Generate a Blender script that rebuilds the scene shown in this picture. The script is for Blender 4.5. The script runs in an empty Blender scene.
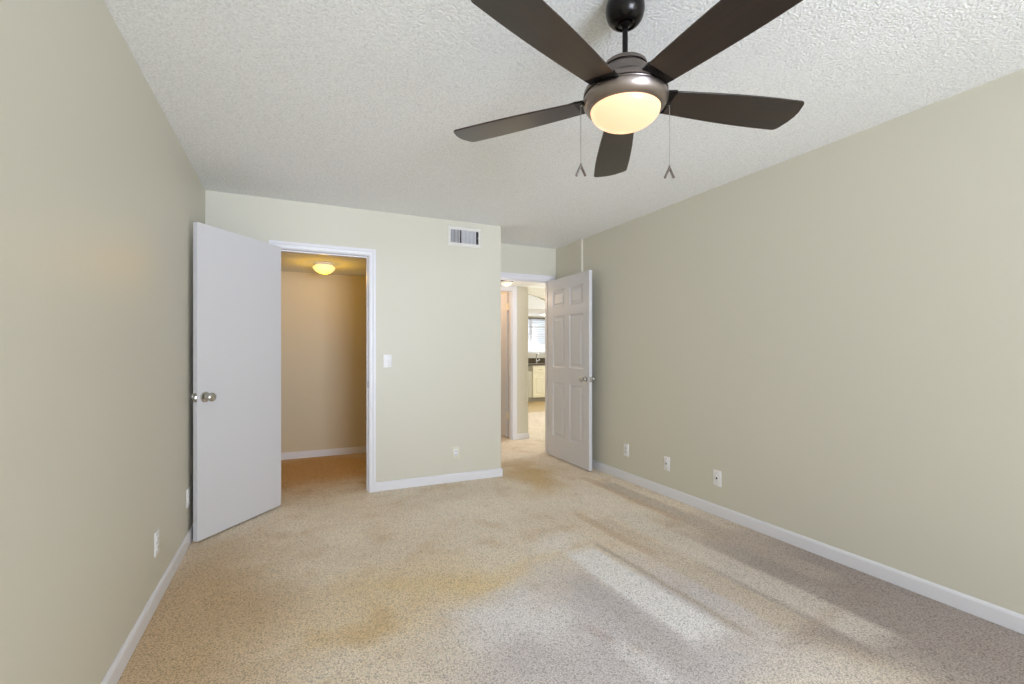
import bpy, bmesh, math, random
from mathutils import Vector, Matrix

# ---------------------------------------------------------------- camera, world, light, exposure
SC = bpy.context.scene
COL = SC.collection
R = math.radians

cam_d = bpy.data.cameras.new('camera')
cam = bpy.data.objects.new('camera', cam_d)
COL.objects.link(cam)
cam_d.sensor_fit = 'HORIZONTAL'
cam_d.sensor_width = 36.0
cam_d.lens = 471.88 / 1024 * 36.0
cam_d.shift_y = 9.52 / 1024
cam_d.clip_start = 0.02
cam.location = (0, 0, 1.218)
cam.rotation_euler = (R(90), 0, -R(25.024))
SC.camera = cam

SC.view_settings.view_transform = 'Standard'
SC.view_settings.look = 'None'
SC.view_settings.gamma = 1.0
SC.view_settings.use_curve_mapping = False
SC.view_settings.exposure = 0.0
SC.cycles.max_bounces = 16
SC.cycles.diffuse_bounces = 10
SC.cycles.glossy_bounces = 4
SC.cycles.transparent_max_bounces = 8
SC.cycles.sample_clamp_indirect = 4.0

world = bpy.data.worlds.new('daylight')
SC.world = world
world.use_nodes = True
bg = world.node_tree.nodes['Background']
bg.inputs['Color'].default_value = (0.80, 0.90, 1.0, 1)
bg.inputs['Strength'].default_value = 1.3


def light(name, kind, loc, energy, color, size=None, size_y=None, target=None, spread=None):
    d = bpy.data.lights.new(name, kind)
    d.energy = energy
    d.color = color
    if kind == 'AREA':
        d.shape = 'RECTANGLE'
        d.size = size
        d.size_y = size_y
        if spread: d.spread = R(spread)
    elif size:
        d.shadow_soft_size = size
    o = bpy.data.objects.new(name, d)
    COL.objects.link(o)
    o.location = loc
    if target is not None:
        o.rotation_euler = (Vector(target) - Vector(loc)).to_track_quat('-Z', 'Y').to_euler()
    return o


# daylight entering by the bedroom window behind the camera and the kitchen window
light('bedroom_window_daylight', 'AREA', (1.10, -3.84, 1.30), 132, (0.77, 0.848, 1.0), 2.0, 1.9, (1.10, 3.0, 1.30))
# added lamp at the same window, aimed up to brighten the far ceiling
light('bedroom_ceiling_fill', 'AREA', (1.10, -3.82, 1.25), 33, (0.77, 0.848, 1.0), 2.0, 1.8, (1.2, 3.0, 2.95), 58)
light('living_room_fill', 'AREA', (7.45, 6.6, 1.3), 125, (0.92, 0.95, 1.0), 2.0, 1.9, (3.0, 6.6, 1.3))  # added fill lamp for the unseen living room, no window behind it
light('kitchen_window_daylight', 'AREA', (5.55, 10.66, 1.62), 12, (0.96, 0.98, 1.0), 1.3, 0.8, (5.4, 8.0, 0.9))
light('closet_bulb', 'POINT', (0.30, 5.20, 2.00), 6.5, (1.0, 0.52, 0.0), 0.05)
light('hall_bulb', 'POINT', (2.43, 5.37, 1.88), 2.2, (1.0, 0.82, 0.64), 0.05)
light('side_room_warm_fill', 'POINT', (2.15, 6.35, 2.1), 11.0, (1.0, 0.62, 0.36), 0.06)  # added warm lamp, brightens the hall door and jamb
light('fan_bulb', 'POINT', (1.065, 1.362, 2.008), 0.018, (1.0, 0.76, 0.48), 0.025)


# ---------------------------------------------------------------- materials
def lin(c):
    return tuple(((v / 255) / 12.92 if v / 255 <= 0.04045 else ((v / 255 + 0.055) / 1.055) ** 2.4) for v in c) + (1,)


def mat(name, rgb, rough=0.5, spec=0.5, metal=0.0, bump=None, coat=0.0):
    m = bpy.data.materials.new(name)
    m.use_nodes = True
    nt = m.node_tree
    b = nt.nodes['Principled BSDF']
    b.inputs['Base Color'].default_value = lin(rgb)
    b.inputs['Roughness'].default_value = rough
    b.inputs['Specular IOR Level'].default_value = spec
    b.inputs['Metallic'].default_value = metal
    b.inputs['Coat Weight'].default_value = coat
    if bump:
        sc, st, dist = bump
        tc = nt.nodes.new('ShaderNodeTexCoord')
        n = nt.nodes.new('ShaderNodeTexNoise')
        n.inputs['Scale'].default_value = sc
        n.inputs['Detail'].default_value = 3
        bp = nt.nodes.new('ShaderNodeBump')
        bp.inputs['Strength'].default_value = st
        bp.inputs['Distance'].default_value = dist
        nt.links.new(tc.outputs['Object'], n.inputs['Vector'])
        nt.links.new(n.outputs['Fac'], bp.inputs['Height'])
        nt.links.new(bp.outputs['Normal'], b.inputs['Normal'])
    return m


def emit(name, rgb, strength):
    m = bpy.data.materials.new(name)
    m.use_nodes = True
    b = m.node_tree.nodes['Principled BSDF']
    b.inputs['Base Color'].default_value = lin((235, 225, 205))
    b.inputs['Roughness'].default_value = 0.3
    b.inputs['Emission Color'].default_value = lin(rgb)
    b.inputs['Emission Strength'].default_value = strength
    return m


def frosted(name, rgb, glow, strength):
    m = bpy.data.materials.new(name)
    m.use_nodes = True
    nt = m.node_tree
    b = nt.nodes['Principled BSDF']
    b.inputs['Base Color'].default_value = lin((120, 108, 96))
    b.inputs['Roughness'].default_value = 0.25
    b.inputs['Emission Color'].default_value = lin(glow)
    b.inputs['Emission Strength'].default_value = strength
    t = nt.nodes.new('ShaderNodeBsdfTranslucent'); t.inputs['Color'].default_value = lin(rgb)
    x = nt.nodes.new('ShaderNodeAddShader')
    nt.links.new(b.outputs[0], x.inputs[0]); nt.links.new(t.outputs[0], x.inputs[1])
    nt.links.new(x.outputs[0], nt.nodes['Material Output'].inputs['Surface'])
    return m


def carpet_mat():
    m = bpy.data.materials.new('carpet')
    m.use_nodes = True
    nt = m.node_tree
    N, L = nt.nodes, nt.links
    b = N['Principled BSDF']
    b.inputs['Roughness'].default_value = 0.95
    b.inputs['Specular IOR Level'].default_value = 0.1
    geo = N.new('ShaderNodeNewGeometry')
    P = geo.outputs['Position']

    def noise(scale, detail=2, vec=P, rough=0.5):
        n = N.new('ShaderNodeTexNoise')
        n.inputs['Scale'].default_value = scale
        n.inputs['Detail'].default_value = detail
        n.inputs['Roughness'].default_value = rough
        L.new(vec, n.inputs['Vector'])
        return n

    def rng(v, a, b_, c=0.0, d=1.0, smooth=True):
        r = N.new('ShaderNodeMapRange')
        r.interpolation_type = 'SMOOTHSTEP' if smooth else 'LINEAR'
        for k, val in zip(('From Min', 'From Max', 'To Min', 'To Max'), (a, b_, c, d)):
            r.inputs[k].default_value = val
        L.new(v, r.inputs['Value'])
        return r.outputs['Result']

    def mul(a, b_):
        r = N.new('ShaderNodeMath')
        r.operation = 'MULTIPLY'
        for i, s in enumerate((a, b_)):
            if isinstance(s, (int, float)): r.inputs[i].default_value = s
            else: L.new(s, r.inputs[i])
        return r.outputs[0]

    def mix(fac, a, rgb, mode='MIX'):
        x = N.new('ShaderNodeMix')
        x.data_type = 'RGBA'
        x.blend_type = mode
        if isinstance(fac, (int, float)): x.inputs[0].default_value = fac
        else: L.new(fac, x.inputs[0])
        L.new(a, x.inputs[6])
        if isinstance(rgb, tuple): x.inputs[7].default_value = lin(rgb)
        else: L.new(rgb, x.inputs[7])
        return x.outputs[2]

    # wobbly position for soft-edged stains and painted daylight
    nz = noise(2.2, 3)
    sub = N.new('ShaderNodeVectorMath'); sub.operation = 'SUBTRACT'
    L.new(nz.outputs['Color'], sub.inputs[0]); sub.inputs[1].default_value = (0.5, 0.5, 0.5)
    sca = N.new('ShaderNodeVectorMath'); sca.operation = 'SCALE'
    L.new(sub.outputs[0], sca.inputs[0]); sca.inputs['Scale'].default_value = 0.7
    add = N.new('ShaderNodeVectorMath'); add.operation = 'ADD'
    L.new(P, add.inputs[0]); L.new(sca.outputs[0], add.inputs[1])
    WP = add.outputs[0]

    def blob(cx, cy, rx, ry, rot=0, soft=0.6, vec=None):
        mp = N.new('ShaderNodeMapping')
        mp.vector_type = 'TEXTURE'
        mp.inputs['Location'].default_value = (cx, cy, 0)
        mp.inputs['Rotation'].default_value = (0, 0, R(rot))
        mp.inputs['Scale'].default_value = (rx, ry, 1000)
        L.new(vec or WP, mp.inputs['Vector'])
        le = N.new('ShaderNodeVectorMath'); le.operation = 'LENGTH'
        L.new(mp.outputs[0], le.inputs[0])
        return rng(le.outputs['Value'], 1.0 - soft, 1.0 + soft * 0.3, 1.0, 0.0)

    # slightly wobbly position for the vacuum tracks
    sca2 = N.new('ShaderNodeVectorMath'); sca2.operation = 'SCALE'
    L.new(sub.outputs[0], sca2.inputs[0]); sca2.inputs['Scale'].default_value = 0.05
    add2 = N.new('ShaderNodeVectorMath'); add2.operation = 'ADD'
    L.new(P, add2.inputs[0]); L.new(sca2.outputs[0], add2.inputs[1])
    VP = add2.outputs[0]

    def strip(cx, cy, w, l, rot=0, s=0.08):
        mp = N.new('ShaderNodeMapping')
        mp.vector_type = 'TEXTURE'
        mp.inputs['Location'].default_value = (cx, cy, 0)
        mp.inputs['Rotation'].default_value = (0, 0, R(rot))
        L.new(VP, mp.inputs['Vector'])
        ab = N.new('ShaderNodeVectorMath'); ab.operation = 'ABSOLUTE'
        L.new(mp.outputs[0], ab.inputs[0])
        sp = N.new('ShaderNodeSeparateXYZ')
        L.new(ab.outputs[0], sp.inputs[0])
        return mul(rng(sp.outputs[0], w / 2 - s * 0.5, w / 2 + s * 0.2, 1, 0), rng(sp.outputs[1], l / 2 - s * 2, l / 2, 1, 0))

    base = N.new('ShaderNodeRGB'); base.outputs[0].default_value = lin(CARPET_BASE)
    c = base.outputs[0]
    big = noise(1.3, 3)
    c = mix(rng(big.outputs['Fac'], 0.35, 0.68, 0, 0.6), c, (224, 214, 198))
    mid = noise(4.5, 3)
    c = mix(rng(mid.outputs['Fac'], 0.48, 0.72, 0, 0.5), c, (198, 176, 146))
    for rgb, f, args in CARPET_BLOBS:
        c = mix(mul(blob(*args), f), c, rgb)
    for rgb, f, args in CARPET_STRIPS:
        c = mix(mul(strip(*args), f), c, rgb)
    # tufts
    vo = N.new('ShaderNodeTexVoronoi')
    vo.inputs['Scale'].default_value = 150
    L.new(P, vo.inputs['Vector'])
    fine = noise(210, 2)
    h = N.new('ShaderNodeMath'); h.operation = 'SUBTRACT'
    L.new(fine.outputs['Fac'], h.inputs[0]); L.new(mul(vo.outputs['Distance'], 0.8), h.inputs[1])
    shade = rng(h.outputs[0], -0.35, 0.45, 0.66, 1.66, False)
    vm = N.new('ShaderNodeVectorMath'); vm.operation = 'SCALE'
    L.new(c, vm.inputs[0]); L.new(shade, vm.inputs['Scale'])
    L.new(vm.outputs[0], b.inputs['Base Color'])
    bp = N.new('ShaderNodeBump')
    bp.inputs['Strength'].default_value = 0.7
    bp.inputs['Distance'].default_value = 0.006
    L.new(h.outputs[0], bp.inputs['Height'])
    L.new(bp.outputs['Normal'], b.inputs['Normal'])
    return m


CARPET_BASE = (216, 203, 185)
CARPET_BLOBS = [  # colour, strength, (cx, cy, rx, ry, rotation, softness): worn and stained areas, near greys also holding painted-in daylight
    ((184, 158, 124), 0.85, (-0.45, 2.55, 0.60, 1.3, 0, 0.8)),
    ((192, 187, 190), 0.9, (1.30, 1.62, 1.05, 0.75, 20, 0.7)),  # wear plus cool window daylight painted in as grey
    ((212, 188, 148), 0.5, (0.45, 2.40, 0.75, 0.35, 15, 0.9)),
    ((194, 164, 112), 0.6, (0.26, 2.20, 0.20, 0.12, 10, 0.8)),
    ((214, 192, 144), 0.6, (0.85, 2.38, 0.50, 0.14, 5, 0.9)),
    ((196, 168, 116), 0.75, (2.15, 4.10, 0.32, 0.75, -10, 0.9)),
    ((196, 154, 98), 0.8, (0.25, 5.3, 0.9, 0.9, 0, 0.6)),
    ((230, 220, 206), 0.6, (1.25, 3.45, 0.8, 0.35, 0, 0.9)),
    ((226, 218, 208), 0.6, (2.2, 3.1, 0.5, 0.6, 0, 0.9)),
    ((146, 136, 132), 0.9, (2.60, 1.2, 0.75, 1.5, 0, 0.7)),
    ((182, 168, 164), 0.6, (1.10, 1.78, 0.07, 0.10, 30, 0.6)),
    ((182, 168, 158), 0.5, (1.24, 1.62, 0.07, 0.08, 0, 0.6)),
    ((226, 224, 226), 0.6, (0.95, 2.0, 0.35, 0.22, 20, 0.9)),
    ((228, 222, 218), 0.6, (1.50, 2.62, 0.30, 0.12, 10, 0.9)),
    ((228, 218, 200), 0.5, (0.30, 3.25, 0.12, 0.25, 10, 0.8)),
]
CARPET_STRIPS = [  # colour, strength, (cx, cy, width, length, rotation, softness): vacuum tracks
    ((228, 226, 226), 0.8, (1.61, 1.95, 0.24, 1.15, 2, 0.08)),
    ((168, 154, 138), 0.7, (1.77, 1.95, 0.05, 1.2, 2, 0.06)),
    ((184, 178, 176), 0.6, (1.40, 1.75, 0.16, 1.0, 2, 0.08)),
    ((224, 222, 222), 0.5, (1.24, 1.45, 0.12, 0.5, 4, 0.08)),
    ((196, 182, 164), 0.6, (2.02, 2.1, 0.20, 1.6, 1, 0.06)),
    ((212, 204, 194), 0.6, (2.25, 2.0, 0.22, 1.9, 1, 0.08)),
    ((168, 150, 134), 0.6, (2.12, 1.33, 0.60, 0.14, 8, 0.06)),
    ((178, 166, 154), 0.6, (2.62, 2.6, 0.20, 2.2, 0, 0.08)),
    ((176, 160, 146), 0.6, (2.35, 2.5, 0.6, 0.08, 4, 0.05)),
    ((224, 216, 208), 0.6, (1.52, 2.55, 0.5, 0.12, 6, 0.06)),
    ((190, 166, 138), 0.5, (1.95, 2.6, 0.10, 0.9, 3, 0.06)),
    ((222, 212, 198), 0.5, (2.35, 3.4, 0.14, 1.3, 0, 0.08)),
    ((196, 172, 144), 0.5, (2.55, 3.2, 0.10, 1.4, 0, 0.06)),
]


def popcorn_mat():
    m = bpy.data.materials.new('popcorn_ceiling')
    m.use_nodes = True
    nt = m.node_tree
    N, L = nt.nodes, nt.links
    b = N['Principled BSDF']
    b.inputs['Base Color'].default_value = lin((244, 244, 242))
    b.inputs['Roughness'].default_value = 0.95
    b.inputs['Specular IOR Level'].default_value = 0.1
    geo = N.new('ShaderNodeNewGeometry')
    n1 = N.new('ShaderNodeTexNoise'); n1.inputs['Scale'].default_value = 135; n1.inputs['Detail'].default_value = 1.5
    v1 = N.new('ShaderNodeTexVoronoi'); v1.inputs['Scale'].default_value = 110; v1.feature = 'SMOOTH_F1'
    L.new(geo.outputs['Position'], n1.inputs['Vector']); L.new(geo.outputs['Position'], v1.inputs['Vector'])
    s = N.new('ShaderNodeMath'); s.operation = 'SUBTRACT'
    L.new(n1.outputs['Fac'], s.inputs[0]); L.new(v1.outputs['Distance'], s.inputs[1])
    bp = N.new('ShaderNodeBump'); bp.inputs['Strength'].default_value = 0.42; bp.inputs['Distance'].default_value = 0.006
    L.new(s.outputs[0], bp.inputs['Height']); L.new(bp.outputs['Normal'], b.inputs['Normal'])
    # crevice shade between the sprayed crumbs, painted in as speckle
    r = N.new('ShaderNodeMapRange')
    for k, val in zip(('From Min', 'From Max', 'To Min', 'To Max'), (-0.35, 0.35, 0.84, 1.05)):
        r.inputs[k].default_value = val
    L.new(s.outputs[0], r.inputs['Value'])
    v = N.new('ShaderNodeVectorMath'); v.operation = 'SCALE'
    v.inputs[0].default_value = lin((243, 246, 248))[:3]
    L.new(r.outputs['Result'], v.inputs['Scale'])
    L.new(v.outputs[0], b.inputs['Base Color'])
    return m


def wood_mat():
    m = bpy.data.materials.new('dark_walnut')
    m.use_nodes = True
    nt = m.node_tree
    N, L = nt.nodes, nt.links
    b = N['Principled BSDF']
    b.inputs['Roughness'].default_value = 0.32
    b.inputs['Specular IOR Level'].default_value = 0.6
    b.inputs['Coat Weight'].default_value = 0.35
    b.inputs['Coat Roughness'].default_value = 0.16
    tc = N.new('ShaderNodeTexCoord')
    mp = N.new('ShaderNodeMapping'); mp.inputs['Scale'].default_value = (2.0, 28, 28)
    n = N.new('ShaderNodeTexNoise'); n.inputs['Scale'].default_value = 1.0; n.inputs['Detail'].default_value = 4; n.inputs['Distortion'].default_value = 0.6
    cr = N.new('ShaderNodeValToRGB')
    cr.color_ramp.elements[0].position = 0.3; cr.color_ramp.elements[0].color = lin((18, 9, 5))
    cr.color_ramp.elements[1].position = 0.75; cr.color_ramp.elements[1].color = lin((44, 24, 13))
    L.new(tc.outputs['Object'], mp.inputs['Vector']); L.new(mp.outputs[0], n.inputs['Vector'])
    L.new(n.outputs['Fac'], cr.inputs['Fac']); L.new(cr.outputs['Color'], b.inputs['Base Color'])
    return m


def granite_mat():
    m = mat('granite', (70, 62, 44), 0.5, 0.25)
    nt = m.node_tree
    n = nt.nodes.new('ShaderNodeTexNoise'); n.inputs['Scale'].default_value = 60; n.inputs['Detail'].default_value = 4
    tc = nt.nodes.new('ShaderNodeTexCoord')
    cr = nt.nodes.new('ShaderNodeValToRGB')
    cr.color_ramp.elements[0].position = 0.35; cr.color_ramp.elements[0].color = lin((40, 34, 22))
    cr.color_ramp.elements[1].position = 0.7; cr.color_ramp.elements[1].color = lin((120, 104, 70))
    nt.links.new(tc.outputs['Object'], n.inputs['Vector']); nt.links.new(n.outputs['Fac'], cr.inputs['Fac'])
    nt.links.new(cr.outputs['Color'], nt.nodes['Principled BSDF'].inputs['Base Color'])
    return m


def glass_mat():
    m = bpy.data.materials.new('window_glass')
    m.use_nodes = True
    nt = m.node_tree
    nt.nodes.remove(nt.nodes['Principled BSDF'])
    out = nt.nodes['Material Output']
    t = nt.nodes.new('ShaderNodeBsdfTransparent'); g = nt.nodes.new('ShaderNodeBsdfGlossy'); x = nt.nodes.new('ShaderNodeMixShader')
    g.inputs['Roughness'].default_value = 0.02
    x.inputs[0].default_value = 0.06
    nt.links.new(t.outputs[0], x.inputs[1]); nt.links.new(g.outputs[0], x.inputs[2]); nt.links.new(x.outputs[0], out.inputs['Surface'])
    return m


M_WALL = mat('cream_wall_paint', (210, 207, 193), 0.42, 0.35, bump=(90, 0.06, 0.002))
M_CLOSET = mat('closet_wall_lamp_tint', (210, 197, 168), 0.45, 0.3, bump=(90, 0.06, 0.002))  # wall cream with extra lamp yellow painted into the colour
M_WHITE = mat('white_trim_paint', (226, 226, 231), 0.35, 0.45)
M_DOOR = mat('white_door_paint', (212, 212, 216), 0.40, 0.4)
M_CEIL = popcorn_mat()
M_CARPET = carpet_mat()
M_LINO = mat('kitchen_flooring', (206, 178, 128), 0.4, 0.4)
M_CHROME = mat('satin_nickel', (200, 198, 194), 0.18, 0.5, 1.0)
M_PEWTER = mat('brushed_pewter', (128, 120, 116), 0.30, 0.5, 1.0)
M_NICKEL = mat('brushed_nickel', (152, 142, 137), 0.33, 0.5, 1.0)
M_BLACK = mat('black_bronze', (26, 23, 21), 0.25, 0.5, 0.6)
M_DARK = mat('dark_gap', (18, 18, 18), 0.8, 0.2)
M_PLASTIC = mat('white_plastic', (236, 236, 238), 0.35, 0.5)
M_IVORY = mat('ivory_plastic', (222, 217, 200), 0.4, 0.5)
M_WOOD = wood_mat()
M_BOWL = frosted('frosted_lamp_glass', (255, 226, 196), (255, 214, 178), 0.58)
M_DOME = emit('glowing_dome_glass', (255, 224, 128), 1.0)
M_HDOME = emit('hall_dome_glass', (255, 236, 214), 0.45)
M_KLIGHT = emit('kitchen_diffuser', (255, 250, 240), 1.6)
M_CAB = mat('cream_cabinet_paint', (222, 216, 188), 0.45, 0.4)
M_GRANITE = granite_mat()
M_OLIVE = mat('olive_grey_appliance', (128, 122, 100), 0.45, 0.4)
M_STEEL = mat('steel', (170, 170, 168), 0.3, 0.5, 1.0)
M_BLIND = mat('blind_slat', (240, 240, 240), 0.5, 0.3)
M_GLASS = glass_mat()


# ---------------------------------------------------------------- mesh helpers
class MB:
    def __init__(self):
        self.bm = bmesh.new()

    def box(self, x0, x1, y0, y1, z0, z1, bevel=0.0, mtx=None, seg=2):
        r = bmesh.ops.create_cube(self.bm, size=1.0)
        vs = r['verts']
        for v in vs:
            v.co = Vector(((x0 + x1) / 2 + v.co.x * (x1 - x0), (y0 + y1) / 2 + v.co.y * (y1 - y0), (z0 + z1) / 2 + v.co.z * (z1 - z0)))
            if mtx: v.co = mtx @ v.co
        if bevel:
            es = list({e for v in vs for e in v.link_edges})
            bmesh.ops.bevel(self.bm, geom=es, offset=bevel, segments=seg, affect='EDGES', profile=0.5)
        return self

    def loft(self, rings, closed=True, caps=True):
        """rings: list of lists of points (same count)"""
        bm = self.bm
        vr = [[bm.verts.new(p) for p in ring] for ring in rings]
        n = len(vr[0])
        for a, b in zip(vr[:-1], vr[1:]):
            for i in range(n if closed else n - 1):
                j = (i + 1) % n
                bm.faces.new((a[i], a[j], b[j], b[i]))
        if caps:
            bm.faces.new(list(reversed(vr[0])))
            bm.faces.new(vr[-1])
        return self

    def lathe(self, prof, seg=48, mtx=None):
        """prof: (r, z) from one axis end to the other; r=0 makes a pole"""
        bm = self.bm
        rows = []
        for r, z in prof:
            if r < 1e-6:
                p = Vector((0, 0, z)); rows.append([bm.verts.new(mtx @ p if mtx else p)])
            else:
                row = []
                for k in range(seg):
                    a = 2 * math.pi * k / seg
                    p = Vector((r * math.cos(a), r * math.sin(a), z))
                    row.append(bm.verts.new(mtx @ p if mtx else p))
                rows.append(row)
        for a, b in zip(rows[:-1], rows[1:]):
            for k in range(seg):
                j = (k + 1) % seg
                if len(a) == 1 and len(b) == 1: continue
                if len(a) == 1: bm.faces.new((a[0], b[j], b[k]))
                elif len(b) == 1: bm.faces.new((a[k], a[j], b[0]))
                else: bm.faces.new((a[k], a[j], b[j], b[k]))
        return self

    def tube(self, pts, r, seg=10):
        pts = [Vector(p) for p in pts]
        rings = []
        up = Vector((0, 0, 1))
        for i, p in enumerate(pts):
            t = (pts[min(i + 1, len(pts) - 1)] - pts[max(i - 1, 0)]).normalized()
            u = t.cross(up if abs(t.z) < 0.95 else Vector((1, 0, 0))).normalized()
            w = t.cross(u).normalized()
            rings.append([p + (u * math.cos(2 * math.pi * k / seg) + w * math.sin(2 * math.pi * k / seg)) * r for k in range(seg)])
        return self.loft(rings)

    def prism(self, poly, axis, a0, a1):
        """poly of 2D points extruded along an axis ('x','y','z'); the 2D order is the other two axes in xyz order"""
        def P(u, v, w):
            return {'x': (w, u, v), 'y': (u, w, v), 'z': (u, v, w)}[axis]
        return self.loft([[P(u, v, a0) for u, v in poly], [P(u, v, a1) for u, v in poly]])

    def build(self, name, material, parent=None, smooth=None, label=None, cat=None, kind=None, group=None):
        bmesh.ops.recalc_face_normals(self.bm, faces=self.bm.faces[:])
        me = bpy.data.meshes.new(name)
        self.bm.to_mesh(me)
        self.bm.free()
        me.materials.append(material)
        if smooth:
            for p in me.polygons: p.use_smooth = True
            me.set_sharp_from_angle(angle=R(smooth))
        o = bpy.data.objects.new(name, me)
        COL.objects.link(o)
        if parent is not None: o.parent = parent
        return tag(o, label, cat, kind, group)


def tag(o, label=None, cat=None, kind=None, group=None):
    if label: o['label'] = label
    if cat: o['category'] = cat
    if kind: o['kind'] = kind
    if group: o['group'] = group
    return o


def empty(name, loc, rz=0.0, label=None, cat=None, kind=None, group=None):
    o = bpy.data.objects.new(name, None)
    o.empty_display_size = 0.05
    COL.objects.link(o)
    o.location = loc
    o.rotation_euler = (0, 0, rz)
    return tag(o, label, cat, kind, group)


def copy_thing(src, loc, rz, label):
    r = src.copy(); COL.objects.link(r)
    r.location = loc; r.rotation_euler = (0, 0, rz); r['label'] = label
    for ch in list(src.children):
        c = ch.copy(); COL.objects.link(c); c.parent = r
        for g in list(ch.children):
            d = g.copy(); COL.objects.link(d); d.parent = c
    return r


S = 'structure'
# ---------------------------------------------------------------- measured plan (metres, camera above the origin)
XL, XR = -0.593, 2.863
YB, YR, XC = 4.222, 4.875, 1.851
YBACK = -3.80
H, HL = 2.44, 2.12
T = 0.115
YCB = 5.90                         # closet back wall
DX0, DX1, DZ = -0.108, 0.603, 2.045  # closet doorway
EX0, EX1 = 1.895, 2.770            # entry doorway
YH = 5.89                          # hall end wall
HX1 = 2.752                        # hall doorway, its hinge jamb

# ---------------------------------------------------------------- shell of the room
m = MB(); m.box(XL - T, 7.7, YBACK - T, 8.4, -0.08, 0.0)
m.build('floor', M_CARPET, label='beige cut pile carpet with worn golden and grey patches, daylight painted into the grey', cat='floor', kind=S)
m = MB(); m.box(2.9, 7.7, 8.4, 10.9, -0.08, 0.001)
m.build('floor_kitchen', M_LINO, label='golden tan kitchen floor beyond the hall', cat='floor', kind=S)
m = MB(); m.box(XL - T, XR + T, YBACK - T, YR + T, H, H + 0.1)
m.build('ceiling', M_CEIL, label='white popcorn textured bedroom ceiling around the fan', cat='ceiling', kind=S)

m = MB(); m.box(XL - T, XL, YBACK - T, YCB + 0.1, 0, H)
m.build('wall_left', M_WALL, label='plain cream wall beside the flat white open door', cat='wall', kind=S)

m = MB()
m.box(XL, DX0 - 0.018, YB, YB + T, 0, H)
m.box(DX1 + 0.018, XC, YB, YB + T, 0, H)
m.box(DX0 - 0.018, DX1 + 0.018, YB, YB + T, DZ + 0.018, H)
m.build('wall_back', M_WALL, label='cream wall with the closet doorway and air vent', cat='wall', kind=S)

m = MB(); m.box(XC - T, XC, YB + T, YH + T, 0, H)
m.build('wall_closet_side', M_WALL, label='cream wall between the closet and the hall', cat='wall', kind=S)
m = MB(); m.box(XL, XC - T, YCB, YCB + 0.1, 0, H)
m.build('wall_closet_back', M_CLOSET, label='cream back wall inside the closet, lamp yellow put into its colour', cat='wall', kind=S)
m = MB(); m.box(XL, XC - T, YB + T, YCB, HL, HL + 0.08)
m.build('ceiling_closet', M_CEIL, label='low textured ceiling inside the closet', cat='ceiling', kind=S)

m = MB()
m.box(XC, EX0 - 0.018, YR, YR + T, 0, H)
m.box(EX1 + 0.018, XR, YR, YR + T, 0, H)
m.box(EX0 - 0.018, EX1 + 0.018, YR, YR + T, DZ + 0.018, H)
m.build('wall_entry', M_WALL, label='short cream wall over the entry doorway', cat='wall', kind=S)

m = MB(); m.box(XR, XR + T, YBACK - T, YR + T, 0, H)
m.box(XR - 0.020, XR, 4.312, 4.513, 0, H)
m.box(XR - 0.011, XR, 4.513, YR, 0, H)
m.build('wall_right', M_WALL, label='long cream wall with three white plates behind six-panel door', cat='wall', kind=S)

WX0, WX1, WZ0, WZ1 = 0.06, 2.14, 0.30, 2.30
m = MB()
m.box(XL, WX0, YBACK - T, YBACK, 0, H); m.box(WX1, XR, YBACK - T, YBACK, 0, H)
m.box(WX0, WX1, YBACK - T, YBACK, 0, WZ0); m.box(WX0, WX1, YBACK - T, YBACK, WZ1, H)
m.build('wall_rear', M_WALL, label='cream wall with the wide bedroom window behind the camera', cat='wall', kind=S)


def window(name, x0, x1, y, z0, z1, label, mull=1, depth=0.06, bars=()):
    root = empty(name, ((x0 + x1) / 2, y, z0), 0, label, 'window', S)
    w, h = (x1 - x0) / 2, z1 - z0
    f = MB(); t = 0.045; g = 0.002
    f.box(-w + g, -w + t, -depth / 2, depth / 2, g, h - g); f.box(w - t, w - g, -depth / 2, depth / 2, g, h - g)
    f.box(-w + t, w - t, -depth / 2, depth / 2, g, t); f.box(-w + t, w - t, -depth / 2, depth / 2, h - t, h - g)
    for k in range(1, mull + 1):
        c = -w + 2 * w * k / (mull + 1)
        f.box(c - t / 2, c + t / 2, -depth / 2, depth / 2, t, h - t)
    for z in bars: f.box(-w + t, w - t, -depth / 2, depth / 2, z - z0 - 0.014, z - z0 + 0.014)
    f.build('window_frame', M_WHITE, root)
    p = MB(); p.box(-w + t, w - t, -0.003, 0.003, t, h - t)
    p.build('pane', M_GLASS, root)
    return root


window('window_1', WX0, WX1, YBACK - 0.085, WZ0, WZ1, 'wide white framed bedroom window behind the camera', 1, 0.025)


# ---------------------------------------------------------------- trims
def casing(name, x0, x1, zt, y, label, w=0.066):
    prof = [(0.004, 0), (0.004, 0.008), (0.012, 0.011), (0.030, 0.012), (w - 0.018, 0.017), (w, 0.017), (w + 0.001, 0)]
    rings = []
    for k in range(4):
        ring = []
        for o, d in prof:
            p = [(x0 - o, 0.0), (x0 - o, zt + o), (x1 + o, zt + o), (x1 + o, 0.0)][k]
            ring.append((p[0], y - d, p[1]))
        rings.append(ring)
    m = MB(); m.loft(rings)
    return m.build(name, M_WHITE, label=label, cat='door casing', kind=S)


def jamb(name, x0, x1, zt, y0, y1, label, stop_y):
    m = MB(); t = 0.017
    m.box(x0 - t, x0, y0, y1, 0, zt + t); m.box(x1, x1 + t, y0, y1, 0, zt + t); m.box(x0, x1, y0, y1, zt, zt + t)
    m.box(x0, x0 + 0.010, stop_y, stop_y + 0.03, 0, zt); m.box(x1 - 0.010, x1, stop_y, stop_y + 0.03, 0, zt)
    m.box(x0 + 0.010, x1 - 0.010, stop_y, stop_y + 0.03, zt - 0.010, zt)
    o = m.build(name, M_WHITE, label=label, cat='door jamb', kind=S)
    return o


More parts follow.
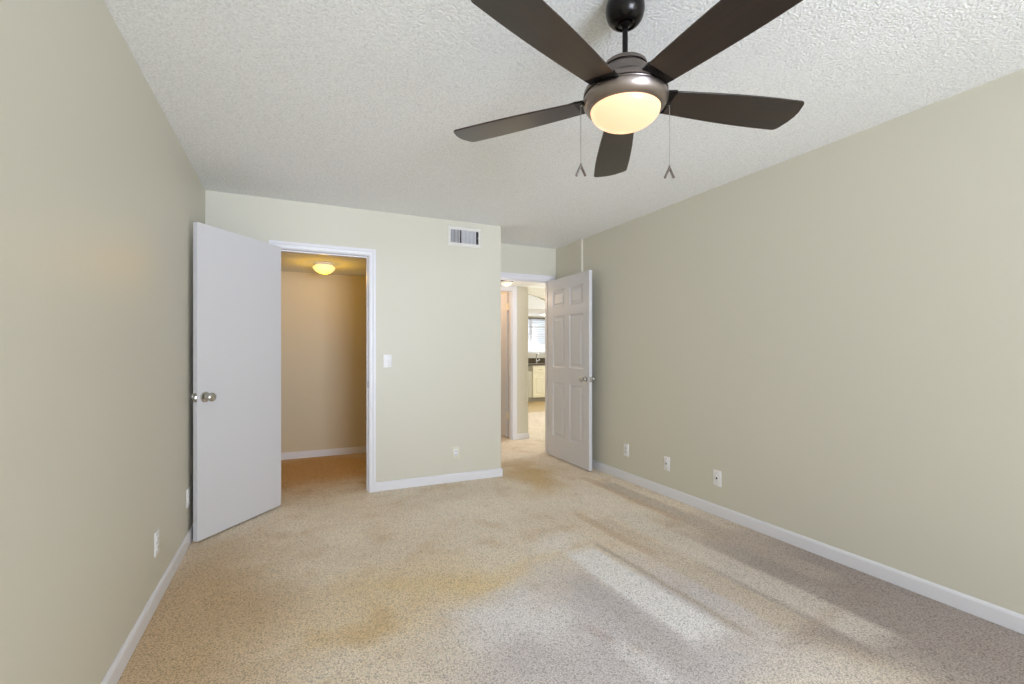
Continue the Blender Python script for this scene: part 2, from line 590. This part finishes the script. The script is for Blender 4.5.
casing('trim_1', DX0, DX1, DZ, YB, 'white moulded casing around the closet doorway', 0.058)
j = jamb('trim_2', DX0, DX1, DZ, YB, YB + T, 'white jamb lining the closet doorway', YB + 0.045)
sp = MB(); sp.box(DX1 - 0.002, DX1 + 0.001, YB + 0.006, YB + 0.036, 0.90, 0.96)
sp.build('strike_plate', M_BLACK, j)
casing('trim_3', EX0 + 0.03, EX1, DZ, YR, 'white moulded casing around the entry doorway')
jamb('trim_4', EX0, EX1, DZ, YR, YR + T, 'white jamb lining the entry doorway to the hall', YR + 0.045)


def baseboard(name, segs, label, h=0.080, t=0.013):
    """segs: (p, q, nx, ny): from p to q along a wall whose room side is the normal"""
    m = MB()
    for (px, py), (qx, qy), nx, ny in segs:
        prof = [(0, 0.002), (t, 0.002), (t, h - 0.014), (t - 0.004, h - 0.004), (0.004, h), (0, h)]
        m.loft([[(px + nx * d, py + ny * d, z) for d, z in prof], [(qx + nx * d, qy + ny * d, z) for d, z in prof]])
    return m.build(name, M_WHITE, label=label, cat='baseboard', kind=S)


baseboard('baseboard_left', [((XL, YBACK), (XL, YB), 1, 0)], 'white baseboard along the wall beside the flat open door')
baseboard('baseboard_right', [((XR, YBACK), (XR, 4.312), -1, 0), ((XR - 0.02, 4.30), (XR - 0.02, 4.513), -1, 0), ((XR - 0.011, 4.513), (XR - 0.011, YR), -1, 0)],
          'white baseboard along the long wall with three plates')
baseboard('baseboard_back', [((DX1 + 0.060, YB), (XC + 0.013, YB), 0, -1), ((XL + 0.014, YB), (DX0 - 0.060, YB), 0, -1), ((XC, YB), (XC, YR), 1, 0)],
          'white baseboard under the light switch and around the corner')
baseboard('baseboard_closet', [((XL, YCB), (XC - T, YCB), 0, -1), ((XC - T, YB + T), (XC - T, YCB - 0.014), -1, 0)], 'white baseboard at the back of the closet')
baseboard('baseboard_rear', [((XL + 0.014, YBACK), (XR - 0.014, YBACK), 0, 1)], 'white baseboard under the bedroom window')


# ---------------------------------------------------------------- doors
def knob_mb(side):
    """rosette and round knob; axis along local y, sticking out to side*y"""
    m = MB()
    rot = Matrix.Rotation(R(90) * (-side), 4, 'X') if side < 0 else Matrix.Rotation(R(-90), 4, 'X')
    rot = Matrix.Rotation(R(90 if side < 0 else -90), 4, 'X')
    prof = [(0, 0), (0.034, 0), (0.0345, 0.004), (0.031, 0.009), (0.016, 0.012), (0.0125, 0.018), (0.0125, 0.030), (0.018, 0.036), (0.0255, 0.043),
            (0.0285, 0.052), (0.0275, 0.060), (0.022, 0.066), (0.012, 0.0685), (0, 0.069)]
    return m.lathe(prof, 32, rot)


def hinge_set(root, xs, zs, L):
    for z in zs:
        m = MB()
        m.lathe([(0, z - 0.045), (0.006, z - 0.045), (0.006, z + 0.045), (0.004, z + 0.050), (0, z + 0.051)], 12, Matrix.Translation(xs))
        m.build('hinge', M_CHROME, root, smooth=40)


DT = 0.035
# flat closet door: visible face from hinge corner to free corner
A = Vector((-0.075, 4.127)); B = Vector((-0.541, 3.552))
dv = (B - A); W1 = dv.length; ang1 = math.atan2(dv.y, dv.x)
# local x runs from hinge to free edge; the visible face is local y=0, thickness goes to the side away from the camera
root = empty('door_1', (A.x, A.y, 0), ang1, 'flat white slab door standing open against the cream wall', 'door', S)
nrm = Vector((-math.sin(ang1), math.cos(ang1)))
side = 1 if nrm.dot(-A) < 0 else -1            # local y sign pointing away from camera
m = MB(); m.box(0, W1, min(0, side * DT), max(0, side * DT), 0.012, 2.040, 0.0015)
m.build('door_slab', M_DOOR, root)
KZ = 0.925
for s in (-side, side):
    k = knob_mb(s).build('door_knob', M_CHROME, root, smooth=35)
    k.location = (W1 - 0.054, 0 if s == -side else side * DT, KZ)
m = MB(); m.box(W1 - 0.0005, W1 + 0.0015, min(side * 0.005, side * 0.030), max(side * 0.005, side * 0.030), KZ - 0.028, KZ + 0.028)
m.box(W1, W1 + 0.010, min(side * 0.011, side * 0.024), max(side * 0.011, side * 0.024), KZ - 0.010, KZ + 0.010, 0.002)
m.build('latch', M_CHROME, root)
hinge_set(root, Vector((-0.006, side * (DT + 0.004), 0)), (0.25, 1.05, 1.85), W1)

# six-panel entry door
A2 = Vector((2.7335, 4.853)); B2 = Vector((2.7195, 3.985))
dv = (B2 - A2); W2 = dv.length; ang2 = math.atan2(dv.y, dv.x)


def six_panel(w, h, t, side, z0=0.012):
    """face toward the viewer at local y=0, body goes to side*t; both faces panelled"""
    m = MB()
    d = 0.011
    core = sorted((side * d, side * (t - d)))
    m.box(0.002, w - 0.002, core[0], core[1], z0 + 0.002, z0 + h - 0.002)
    st, ml = 0.115, 0.105
    rails = [(0, 0.235), (0.855, 1.025), (1.605, 1.705), (h - 0.125, h)]
    pw = (w - 2 * st - ml) / 2
    for face in (0, 1):
        a, b = (0, side * d) if face == 0 else (side * (t - d), side * t)
        lo, hi = min(a, b), max(a, b)
        for (x0, x1) in ((0, st), (w - st, w), (st + pw, st + pw + ml)):
            m.box(x0, x1, lo, hi, z0, z0 + h)
        for (r0, r1) in rails:
            m.box(st, st + pw, lo, hi, z0 + r0, z0 + r1); m.box(st + pw + ml, w - st, lo, hi, z0 + r0, z0 + r1)
        ys = 0 if face == 0 else side * t
        inn = side if face == 0 else -side
        for (q0, q1) in ((0.235, 0.855), (1.025, 1.605), (1.705, h - 0.125)):
            for x0 in (st, st + pw + ml):
                x1 = x0 + pw
                # sloping ovolo at the frame edge
                def ring(i, y): return [(x0 + i, y, z0 + q0 + i), (x1 - i, y, z0 + q0 + i), (x1 - i, y, z0 + q1 - i), (x0 + i, y, z0 + q1 - i)]
                m.loft([ring(0, ys + inn * 0.001), ring(0.013, ys + inn * 0.0108)], caps=False)
                # raised field
                m.loft([ring(0.030, ys + inn * 0.0108), ring(0.050, ys + inn * 0.0015)], caps=False)
                m.bm.faces.new([m.bm.verts.new(p) for p in ring(0.050, ys + inn * 0.0015)])
    return m


root = empty('door_2', (A2.x, A2.y, 0), ang2, 'white six-panel door standing open in the entry doorway', 'door', S)
nrm = Vector((-math.sin(ang2), math.cos(ang2)))
side = 1 if nrm.dot(-A2) < 0 else -1
six_panel(W2, 2.030, DT, side).build('door_slab', M_DOOR, root)
for s in (-side, side):
    k = knob_mb(s).build('door_knob', M_CHROME, root, smooth=35)
    k.location = (W2 - 0.062, 0 if s == -side else side * DT, KZ + 0.01)
m = MB(); m.box(W2 - 0.0005, W2 + 0.0015, min(side * 0.005, side * 0.030), max(side * 0.005, side * 0.030), KZ - 0.018, KZ + 0.038)
m.build('latch', M_CHROME, root)
hinge_set(root, Vector((-0.006, side * (DT + 0.004), 0)), (0.25, 1.05, 1.85), W2)


# ---------------------------------------------------------------- wall plates
def plate(name, loc, rz, label, cat, kind='outlet', group=None, material=None):
    """local: plate in the xz plane, back at y=0, facing -y"""
    root = empty(name, loc, rz, label, cat, None, group)
    mt = material or M_PLASTIC
    m = MB(); m.box(-0.036, 0.036, -0.006, 0.0, -0.058, 0.058, 0.003)
    m.build('cover_plate', mt, root, smooth=40)
    if kind == 'outlet':
        for zc in (0.020, -0.020):
            m = MB(); m.box(-0.017, 0.017, -0.0085, -0.004, zc - 0.014, zc + 0.014, 0.004)
            q = m.build('receptacle', M_PLASTIC, root, smooth=40)
            m = MB(); m.box(-0.0085, -0.0055, -0.0090, -0.0080, zc - 0.004, zc + 0.006); m.box(0.0055, 0.0085, -0.0090, -0.0080, zc - 0.003, zc + 0.005)
            m.box(-0.0025, 0.0025, -0.0090, -0.0080, zc - 0.011, zc - 0.007)
            m.build('slots', M_DARK, q)
    elif kind == 'decora':
        m = MB(); m.box(-0.0165, 0.0165, -0.0085, -0.004, -0.034, 0.034, 0.002)
        q = m.build('receptacle', M_PLASTIC, root, smooth=40)
        for zc in (0.019, -0.019):
            m = MB(); m.box(-0.0085, -0.0055, -0.0092, -0.0080, zc - 0.004, zc + 0.006); m.box(0.0055, 0.0085, -0.0092, -0.0080, zc - 0.003, zc + 0.005)
            m.box(-0.003, 0.003, -0.0092, -0.0080, zc - 0.012, zc - 0.007)
            m.build('slots', M_DARK, q)
    elif kind == 'jack':
        m = MB(); m.lathe([(0.011, -0.004), (0.011, -0.008), (0.0095, -0.0095), (0.0078, -0.0095)], 20, Matrix.Rotation(R(90), 4, 'X') @ Matrix.Scale(-1, 4, (0, 0, 1)))
        m.build('jack_collar', M_PLASTIC, root, smooth=40)
        m = MB(); m.lathe([(0, 0.0065), (0.008, 0.0065), (0.008, 0.0085), (0, 0.0085)], 20, Matrix.Rotation(R(90), 4, 'X'))
        m.build('jack_socket', M_DARK, root)
    elif kind == 'toggle':
        m = MB(); m.box(-0.0165, 0.0165, -0.0075, -0.004, -0.034, 0.034, 0.0015)
        q = m.build('switch_surround', M_PLASTIC, root, smooth=40)
        m = MB(); m.box(-0.005, 0.005, -0.018, -0.006, -0.010, 0.004, 0.002, Matrix.Rotation(R(-18), 4, 'X'))
        m.build('toggle', M_PLASTIC, q, smooth=40)
    if kind != 'decora':
        for zc in ((0.0,) if kind == 'outlet' else (0.042, -0.042)):
            m = MB(); m.lathe([(0, 0.0055), (0.003, 0.0055), (0.0025, 0.0068), (0, 0.0070)], 12, Matrix.Translation((0, 0, zc)) @ Matrix.Rotation(R(90), 4, 'X'))
            m.build('screw', M_STEEL, root, smooth=40)
    return root


RW, LW = R(-90), R(90)   # right wall faces -x; left wall faces +x
plate('light_switch', (0.763, YB, 1.135), 0, 'white toggle light switch beside the closet doorway', 'light switch', 'toggle')
plate('wall_outlet', (1.390, YB, 0.272), 0, 'cream outlet low on the wall under the air vent', 'outlet', 'decora', material=M_IVORY)
plate('wall_outlet', (XR, 3.578, 0.290), RW, 'white outlet plate nearest the six-panel door on the long wall', 'outlet', 'outlet')
plate('cable_jack_plate', (XR, 3.048, 0.275), RW, 'middle of three low white plates, dark round jack, on the long wall', 'wall plate', 'jack')
plate('cable_jack_plate', (XR, 2.528, 0.279), RW, 'white jack plate farthest from the six-panel door on the long wall', 'wall plate', 'jack')
plate('wall_outlet', (XL, 2.788, 0.295), LW, 'white outlet low on the wall near the carpet in front of the flat door', 'outlet', 'outlet')
plate('wall_outlet', (XL, 3.545, 0.303), LW, 'white outlet tucked beside the flat door edge near the corner', 'outlet', 'outlet')

# ---------------------------------------------------------------- air vent
vx, vz = 1.4765, 2.297
root = empty('air_vent', (vx, YB, vz), 0, 'white rectangular air vent high on the wall with upright louvers', 'air vent')
fw, fh, bw, bz = 0.165, 0.098, 0.026, 0.037
m = MB()
def rect(i, y):
    k = i * bz / bw
    return [(-fw + i, y, -fh + k), (fw - i, y, -fh + k), (fw - i, y, fh - k), (-fw + i, y, fh - k)]
m.loft([rect(0, 0), rect(0.002, -0.005), rect(0.010, -0.010), rect(bw, -0.008), rect(bw, -0.001)], caps=False)
m.build('vent_frame', mat('vent_enamel', (219, 217, 211), 0.45, 0.4), root)
m = MB(); m.box(-fw + bw, fw - bw, -0.002, -0.0005, -fh + bz, fh - bz)
m.build('duct_opening', mat('duct_grey', (64, 62, 64), 0.7, 0.2), root)
m = MB()
n = 21
for k in range(n):
    xx = -fw + bw + 0.006 + k * 0.0134
    if xx > fw - bw - 0.018: continue
    a = 44 if k < 7 else 34
    if k == 7: continue
    mt = Matrix.Translation((xx, -0.0055, 0)) @ Matrix.Rotation(R(a), 4, 'Z')
    m.box(-0.0074, 0.0074, -0.0007, 0.0007, -fh + bz, fh - bz, 0, mt)
m.build('louvers', M_WHITE, root)
m = MB(); m.box(fw - bw - 0.012, fw - bw - 0.002, -0.006, -0.004, -0.002, 0.002)
m.build('damper_lever', M_WHITE, root)

# ---------------------------------------------------------------- ceiling fan
FX, FY = 1.047, 1.316
fan = empty('ceiling_fan', (FX, FY, H), 0, 'five-blade dark walnut ceiling fan with glowing bowl light', 'ceiling fan')


def fz(z): return z - H


m = MB(); m.lathe([(0.0, fz(2.44)), (0.054, fz(2.44)), (0.060, fz(2.432)), (0.065, fz(2.417)), (0.0665, fz(2.403)), (0.065, fz(2.388)), (0.060, fz(2.371)), (0.050, fz(2.357)), (0.038, fz(2.349)),
                   (0.034, fz(2.348)), (0.032, fz(2.354)), (0.0, fz(2.366))], 48)
m.build('canopy', M_BLACK, fan, smooth=35)
m = MB(); m.lathe([(0, fz(2.367)), (0.020, fz(2.364)), (0.024, fz(2.357)), (0.022, fz(2.348)), (0.014, fz(2.343)), (0.0095, fz(2.340)), (0.0095, fz(2.222)), (0.013, fz(2.219)), (0.013, fz(2.205)), (0, fz(2.205))], 32)
m.build('downrod', M_BLACK, fan, smooth=35)
m = MB(); m.lathe([(0, fz(2.216)), (0.062, fz(2.215)), (0.072, fz(2.211)), (0.075, fz(2.205)), (0.075, fz(2.198)), (0.068, fz(2.197)), (0.068, fz(2.192)), (0.076, fz(2.191)), (0.080, fz(2.186)), (0.083, fz(2.165)),
                   (0.092, fz(2.148)), (0.112, fz(2.134)), (0.134, fz(2.126)), (0.141, fz(2.120)), (0.143, fz(2.112)), (0.143, fz(2.104)), (0.137, fz(2.102)), (0.136, fz(2.098)), (0, fz(2.098))], 64)
m.build('motor_housing', M_PEWTER, fan, smooth=30)
m = MB(); m.lathe([(0, fz(2.098)), (0.140, fz(2.097)), (0.1445, fz(2.091)), (0.1445, fz(2.085)), (0.142, fz(2.074)), (0.134, fz(2.061)), (0.124, fz(2.053)), (0.119, fz(2.052)), (0.117, fz(2.057)), (0, fz(2.057))], 64)
m.build('light_ring', M_NICKEL, fan, smooth=30)
m = MB()
prof = [(0.1185, fz(2.055))]
for k in range(1, 13):
    t = k / 12 * math.pi / 2
    prof.append((0.1185 * math.cos(t) if k < 12 else 0, fz(2.055) - 0.064 * math.sin(t)))
m.lathe(prof, 64)
m.build('light_bowl', M_BOWL, fan, smooth=60)


def blade_mesh():
    # outline: local x radial, y chord (+y counter-clockwise)
    r0, r1 = 0.168, 0.668
    up, dn = [], []
    n = 14
    for k in range(n + 1):
        t = k / n
        x = r0 + (r1 - r0 - 0.03) * t
        w = 0.056 + 0.023 * math.sin(min(1, t * 1.15) * math.pi / 2)
        up.append((x, w)); dn.append((x, -w))
    x1 = up[-1][0]; w1 = up[-1][1]
    tip = []
    for a in range(1, 6):
        t = R(a * 15)
        tip.append((x1 + 0.022 * math.sin(t), w1 - 0.030 * (1 - math.cos(t))))
    mid = [(x1 + 0.030, w1 * 0.35), (x1 + 0.033, 0), (x1 + 0.031, -w1 * 0.35)]
    low = [(x, -y) for x, y in reversed(tip)]
    poly = up + tip + mid + low + list(reversed(dn))
    m = MB()
    m.prism(poly, 'z', -0.003, 0.003)
    return m


bl = None
for k in range(5):
    if bl is None:
        o = blade_mesh().build('blade', M_WOOD, fan)
        bv = o.modifiers.new('edge', 'BEVEL'); bv.width = 0.0018; bv.segments = 2; bv.limit_method = 'ANGLE'
        m = MB()
        m.prism([(0.088, -0.034), (0.125, -0.050), (0.1675, -0.0565), (0.1675, 0.0565), (0.125, 0.050), (0.088, 0.034)], 'z', -0.002, 0.005)
        m.prism([(0.1675, -0.050), (0.215, -0.040), (0.225, 0), (0.215, 0.040), (0.1675, 0.050)], 'z', 0.0032, 0.0075)
        ir = m.build('blade_arm', M_BLACK, o)
        bl = o
    else:
        o = bl.copy(); COL.objects.link(o); o.parent = fan
        i2 = ir.copy(); COL.objects.link(i2); i2.parent = o
    o.location = (0, 0, fz(2.098))
    o.rotation_euler = (Matrix.Rotation(R(-1.8), 4, Vector((math.cos(R(25)), -math.sin(R(25)), 0))) @ Matrix.Rotation(R(345.8 + 72 * k), 4, 'Z') @ Matrix.Rotation(R(-9), 4, 'X')).to_euler()

# pull chains either side, seen square-on from the doorway side
cx, sx = math.cos(R(25.02)), math.sin(R(25.02))
for s, zb in ((-1, 1.866), (1, 1.859)):
    d = 0.1535
    px, py = s * d * cx, -s * d * sx
    m = MB()
    top = fz(2.070)
    m.tube([(px * 0.93, py * 0.93, top + 0.004), (px, py, top), (px, py, top - 0.02), (px, py, fz(zb))], 0.0010, 6)
    for q in range(0, 31):
        z = top - 0.015 - q * 0.006
        m.lathe([(0, z - 0.0016), (0.0016, z), (0, z + 0.0016)], 6, Matrix.Translation((px, py, 0)))
    ch = m.build('pull_chain', M_STEEL, fan)
    m = MB()
    m.lathe([(0, 0.006), (0.0075, 0.004), (0.0075, -0.004), (0, -0.006)], 12, Matrix.Translation((px * 0.945, py * 0.945, top + 0.006)))
    m.build('chain_switch', M_BLACK, ch)
    m = MB()
    w = 0.016
    m.tube([(px, py, fz(zb) + 0.004), (px, py, fz(zb) - 0.010)], 0.003, 8)
    for q in (-1, 1):
        m.tube([(px, py, fz(zb) - 0.004), (px + q * w * cx, py - q * w * sx, fz(zb) - 0.040)], 0.0042, 8)
    m.build('pull_finial', M_PEWTER, ch)


# ---------------------------------------------------------------- ceiling lamps
def dome_lamp(name, loc, r, label, glass, cap_mat, cap_r, depth):
    root = empty(name, loc, 0, label, 'ceiling light')
    m = MB(); m.lathe([(0, 0), (cap_r, 0), (cap_r, -0.022), (cap_r * 0.9, -0.034), (0, -0.034)], 40)
    m.build('ceiling_plate', cap_mat, root, smooth=35)
    m = MB()
    prof = [(r * 0.85, -0.030), (r, -0.036)]
    for k in range(1, 11):
        t = k / 10 * math.pi / 2
        prof.append((r * math.cos(t) if k < 10 else 0, -0.036 - (depth - 0.036) * math.sin(t)))
    m.lathe(prof, 40)
    m.build('glass_dome', glass, root, smooth=50)
    return root


dome_lamp('ceiling_light', (0.30, 5.20, HL), 0.108, 'glowing yellow dome light on the closet ceiling', M_DOME, M_WHITE, 0.09, 0.104)
dome_lamp('ceiling_light', (2.43, 5.37, HL), 0.072, 'pale dome light with dark collar on the hall ceiling', M_HDOME, M_BLACK, 0.085, 0.085)

# ---------------------------------------------------------------- hall and rooms beyond
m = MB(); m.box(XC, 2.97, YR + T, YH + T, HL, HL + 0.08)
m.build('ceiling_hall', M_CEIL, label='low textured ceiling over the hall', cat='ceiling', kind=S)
m = MB(); m.box(HX1 + 0.018, 3.0, YH, YH + T, 0, HL); m.box(XC, 1.97, YH, YH + T, 0, HL); m.box(1.97, HX1 + 0.018, YH, YH + T, 2.0725, HL)
m.build('wall_hall', M_WALL, label='cream hall wall stub past the entry doorway', cat='wall', kind=S)
casing('trim_5', 1.988, HX1, 2.055, YH, 'white casing on the hall doorway seen through the entry')
jamb('trim_6', 1.988, HX1, 2.055, YH, YH + T, 'white jamb of the hall doorway with hinges', YH + 0.02)
baseboard('baseboard_hall', [((HX1 + 0.07, YH), (3.013, YH), 0, -1), ((3.0, YH), (3.0, YH + T), 1, 0)], 'white baseboard at the foot of the hall wall stub')

root = empty('door_3', (HX1 - 0.004, YH + T + 0.012, 0), R(91), 'white door hung open past the hall doorway', 'door', S)
m = MB(); m.box(0.030, 0.75, -0.035, 0.0, 0.012, 2.045, 0.0015); m.build('door_slab', M_DOOR, root)
for z in (0.32, 1.845):
    m = MB(); m.box(-0.03, 0.045, -0.006, 0.006, z - 0.05, z + 0.05); m.build('hinge', M_IVORY, root)
m = MB()
m.box(XC - T, XC, YH + T, 7.6, 0, H); m.box(XC - T, 2.885, 7.6, 7.7, 0, H)
m.build('wall_side_room', M_WALL, label='cream walls of the room behind the hall doorway', cat='wall', kind=S)
m = MB(); m.box(XC - T, 2.885, YH + T, 7.7, H, H + 0.1)
m.build('ceiling_side_room', M_CEIL, label='ceiling of the room behind the hall doorway', cat='ceiling', kind=S)

m = MB(); m.box(2.885, 3.0, YH + T, 10.7, 0, H)
m.build('wall_living', M_WALL, label='cream wall running from the hall to the kitchen', cat='wall', kind=S)
m = MB(); m.box(XR + T, 7.7, YR, YR + T, 0, H)
m.build('wall_living_near', M_WALL, label='cream living room wall backing onto the bedroom', cat='wall', kind=S)
m = MB(); m.box(7.6, 7.7, YR + T, 10.8, 0, H)
m.build('wall_living_side', M_WALL, label='cream far side wall of the living room', cat='wall', kind=S)
m = MB(); m.box(2.97, 7.7, YR + T, 8.9, H, H + 0.1); m.box(XC, 2.97, YH + T, 8.0, H + 0.1, H + 0.15)
m.build('ceiling_living', M_CEIL, label='high ceiling of the room beyond the hall', cat='ceiling', kind=S)
# arched header in front of the kitchen
pts = [(3.0, 2.44), (3.0, 1.47)]
for k in range(1, 24):
    a = math.pi - math.pi * k / 24
    pts.append((4.0 + 1.0 * math.cos(a), 1.47 + 0.85 * math.sin(a)))
pts += [(5.0, 1.47), (5.0, 0.0), (5.12, 0.0), (5.12, 2.1), (7.6, 2.1), (7.6, 2.44)]
m = MB(); m.prism(pts, 'y', 8.0, 8.115)
m.build('wall_arch', M_WALL, label='pale arched header wall in front of the kitchen', cat='wall', kind=S)
m = MB(); m.box(3.0, 7.6, 8.8, 10.7, HL, H - 0.001)
m.build('ceiling_kitchen', M_CEIL, label='low textured ceiling over the kitchen', cat='ceiling', kind=S)
KX0, KX1, KZ0, KZ1 = 4.85, 6.25, 1.18, 2.09
m = MB()
m.box(2.9, KX0, 10.7, 10.8, 0, H); m.box(KX1, 7.7, 10.7, 10.8, 0, H); m.box(KX0, KX1, 10.7, 10.8, 0, KZ0); m.box(KX0, KX1, 10.7, 10.8, KZ1, H)
m.build('wall_kitchen', M_WALL, label='kitchen wall holding the bright window', cat='wall', kind=S)
window('window_2', KX0, KX1, 10.76, KZ0, KZ1, 'bright white kitchen window over the sink', 1, 0.06, (1.866, 1.65, 1.42))
root = empty('window_blind', ((KX0 + KX1) / 2, 10.715, KZ1), 0, 'white slatted blind hanging in the kitchen window', 'blind')
m = MB(); m.box(-0.69, 0.69, -0.03, 0.012, -0.050, -0.001, 0.004); m.build('head_rail', mat('rail_grey', (120, 112, 104), 0.5), root)
m = MB()
for k in range(18):
    z = -0.075 - k * 0.046
    m.box(-0.68, 0.68, -0.022, 0.022, -0.0012, 0.0012, 0, Matrix.Translation((0, -0.004, z)) @ Matrix.Rotation(R(30), 4, 'X'))
m.build('slats', M_BLIND, root)
for x in (-0.5, 0.0, 0.5):
    m = MB(); m.tube([(x, -0.028, -0.05), (x, -0.028, -0.88)], 0.002, 6); m.build('ladder_cord', M_BLIND, root)

# kitchen units
m = MB(); m.box(3.9, 7.0, 10.06, 10.698, 0.882, 0.922, 0.004)
ct = m.build('countertop', M_GRANITE, label='dark speckled stone countertop under the kitchen window', cat='countertop')
m = MB(); m.box(3.9, 7.0, 10.675, 10.698, 0.922, 1.05)
m.build('backsplash', M_GRANITE, ct)


def cabinet(x0, x1, label):
    root = empty('base_cabinet', ((x0 + x1) / 2, 10.10, 0.001), 0, label, 'kitchen cabinet', None, 'kitchen base cabinets')
    w = (x1 - x0) / 2 - 0.001
    m = MB(); m.box(-w, w, 0.02, 0.59, 0.10, 0.88); m.build('body', M_CAB, root)
    m = MB(); m.box(-w, w, 0.08, 0.59, 0.0, 0.0995); m.build('toe_kick', M_OLIVE, root)
    m = MB(); m.box(-w + 0.012, w - 0.012, 0.0, 0.019, 0.70, 0.865, 0.004); d = m.build('drawer', M_CAB, root)
    m = MB(); m.tube([(-0.05, -0.022, 0.78), (0.05, -0.022, 0.78)], 0.005, 8); m.box(-0.047, -0.041, -0.022, 0.0, 0.777, 0.783); m.box(0.041, 0.047, -0.022, 0.0, 0.777, 0.783); m.build('handle', M_CHROME, d)
    m = MB()
    def rr(i, y): return [(-w + 0.012 + i, y, 0.115 + i), (w - 0.012 - i, y, 0.115 + i), (w - 0.012 - i, y, 0.685 - i), (-w + 0.012 + i, y, 0.685 - i)]
    m.loft([rr(0, 0.019), rr(0, 0.002), rr(0.003, 0), rr(0.055, 0), rr(0.062, 0.008), rr(0.085, 0.008), rr(0.105, 0.002)])
    d = m.build('door', M_CAB, root)
    m = MB(); m.tube([(w - 0.045, -0.022, 0.55), (w - 0.045, -0.022, 0.64)], 0.005, 8); m.build('handle', M_CHROME, d)
    return root


cabinet(5.26, 5.68, 'cream cabinet nearest the appliance under the kitchen sink')
cabinet(5.68, 6.10, 'cream cabinet half hidden behind the six-panel door')
root = empty('dishwasher', (4.955, 10.10, 0.001), 0, 'grey dishwasher beside the cream kitchen cabinets', 'dishwasher')
m = MB(); m.box(-0.298, 0.298, 0.03, 0.59, 0.0, 0.88); m.build('body', M_OLIVE, root)
m = MB(); m.box(-0.29, 0.29, 0.0, 0.029, 0.11, 0.74, 0.004); m.build('door', mat('appliance_grey', (176, 172, 150), 0.4), root)
m = MB(); m.box(-0.29, 0.29, -0.004, 0.029, 0.75, 0.87, 0.004); m.build('control_panel', M_OLIVE, root)
root = empty('faucet', (5.60, 10.54, 0.9225), 0, 'chrome gooseneck faucet on the kitchen counter', 'faucet')
m = MB(); m.lathe([(0, 0), (0.028, 0), (0.026, 0.012), (0.016, 0.02), (0.014, 0.07), (0, 0.07)], 20)
m.tube([(0, 0, 0.05), (0, 0, 0.17), (-0.0, -0.02, 0.22), (-0.0, -0.07, 0.245), (0, -0.13, 0.23), (0, -0.15, 0.18)], 0.011, 10)
m.build('spout', M_CHROME, root, smooth=50)
m = MB(); m.tube([(0.02, 0, 0.05), (0.09, 0, 0.09)], 0.008, 8); m.build('lever', M_CHROME, root, smooth=50)
root = empty('kitchen_ceiling_light', (5.50, 9.75, HL), 0, 'glowing flush panel light on the kitchen ceiling', 'ceiling light')
m = MB(); m.box(-0.17, 0.17, -0.12, 0.12, -0.02, 0); m.build('light_frame', M_WHITE, root)
m = MB(); m.box(-0.155, 0.155, -0.105, 0.105, -0.055, -0.02, 0.012); m.build('diffuser', M_KLIGHT, root)
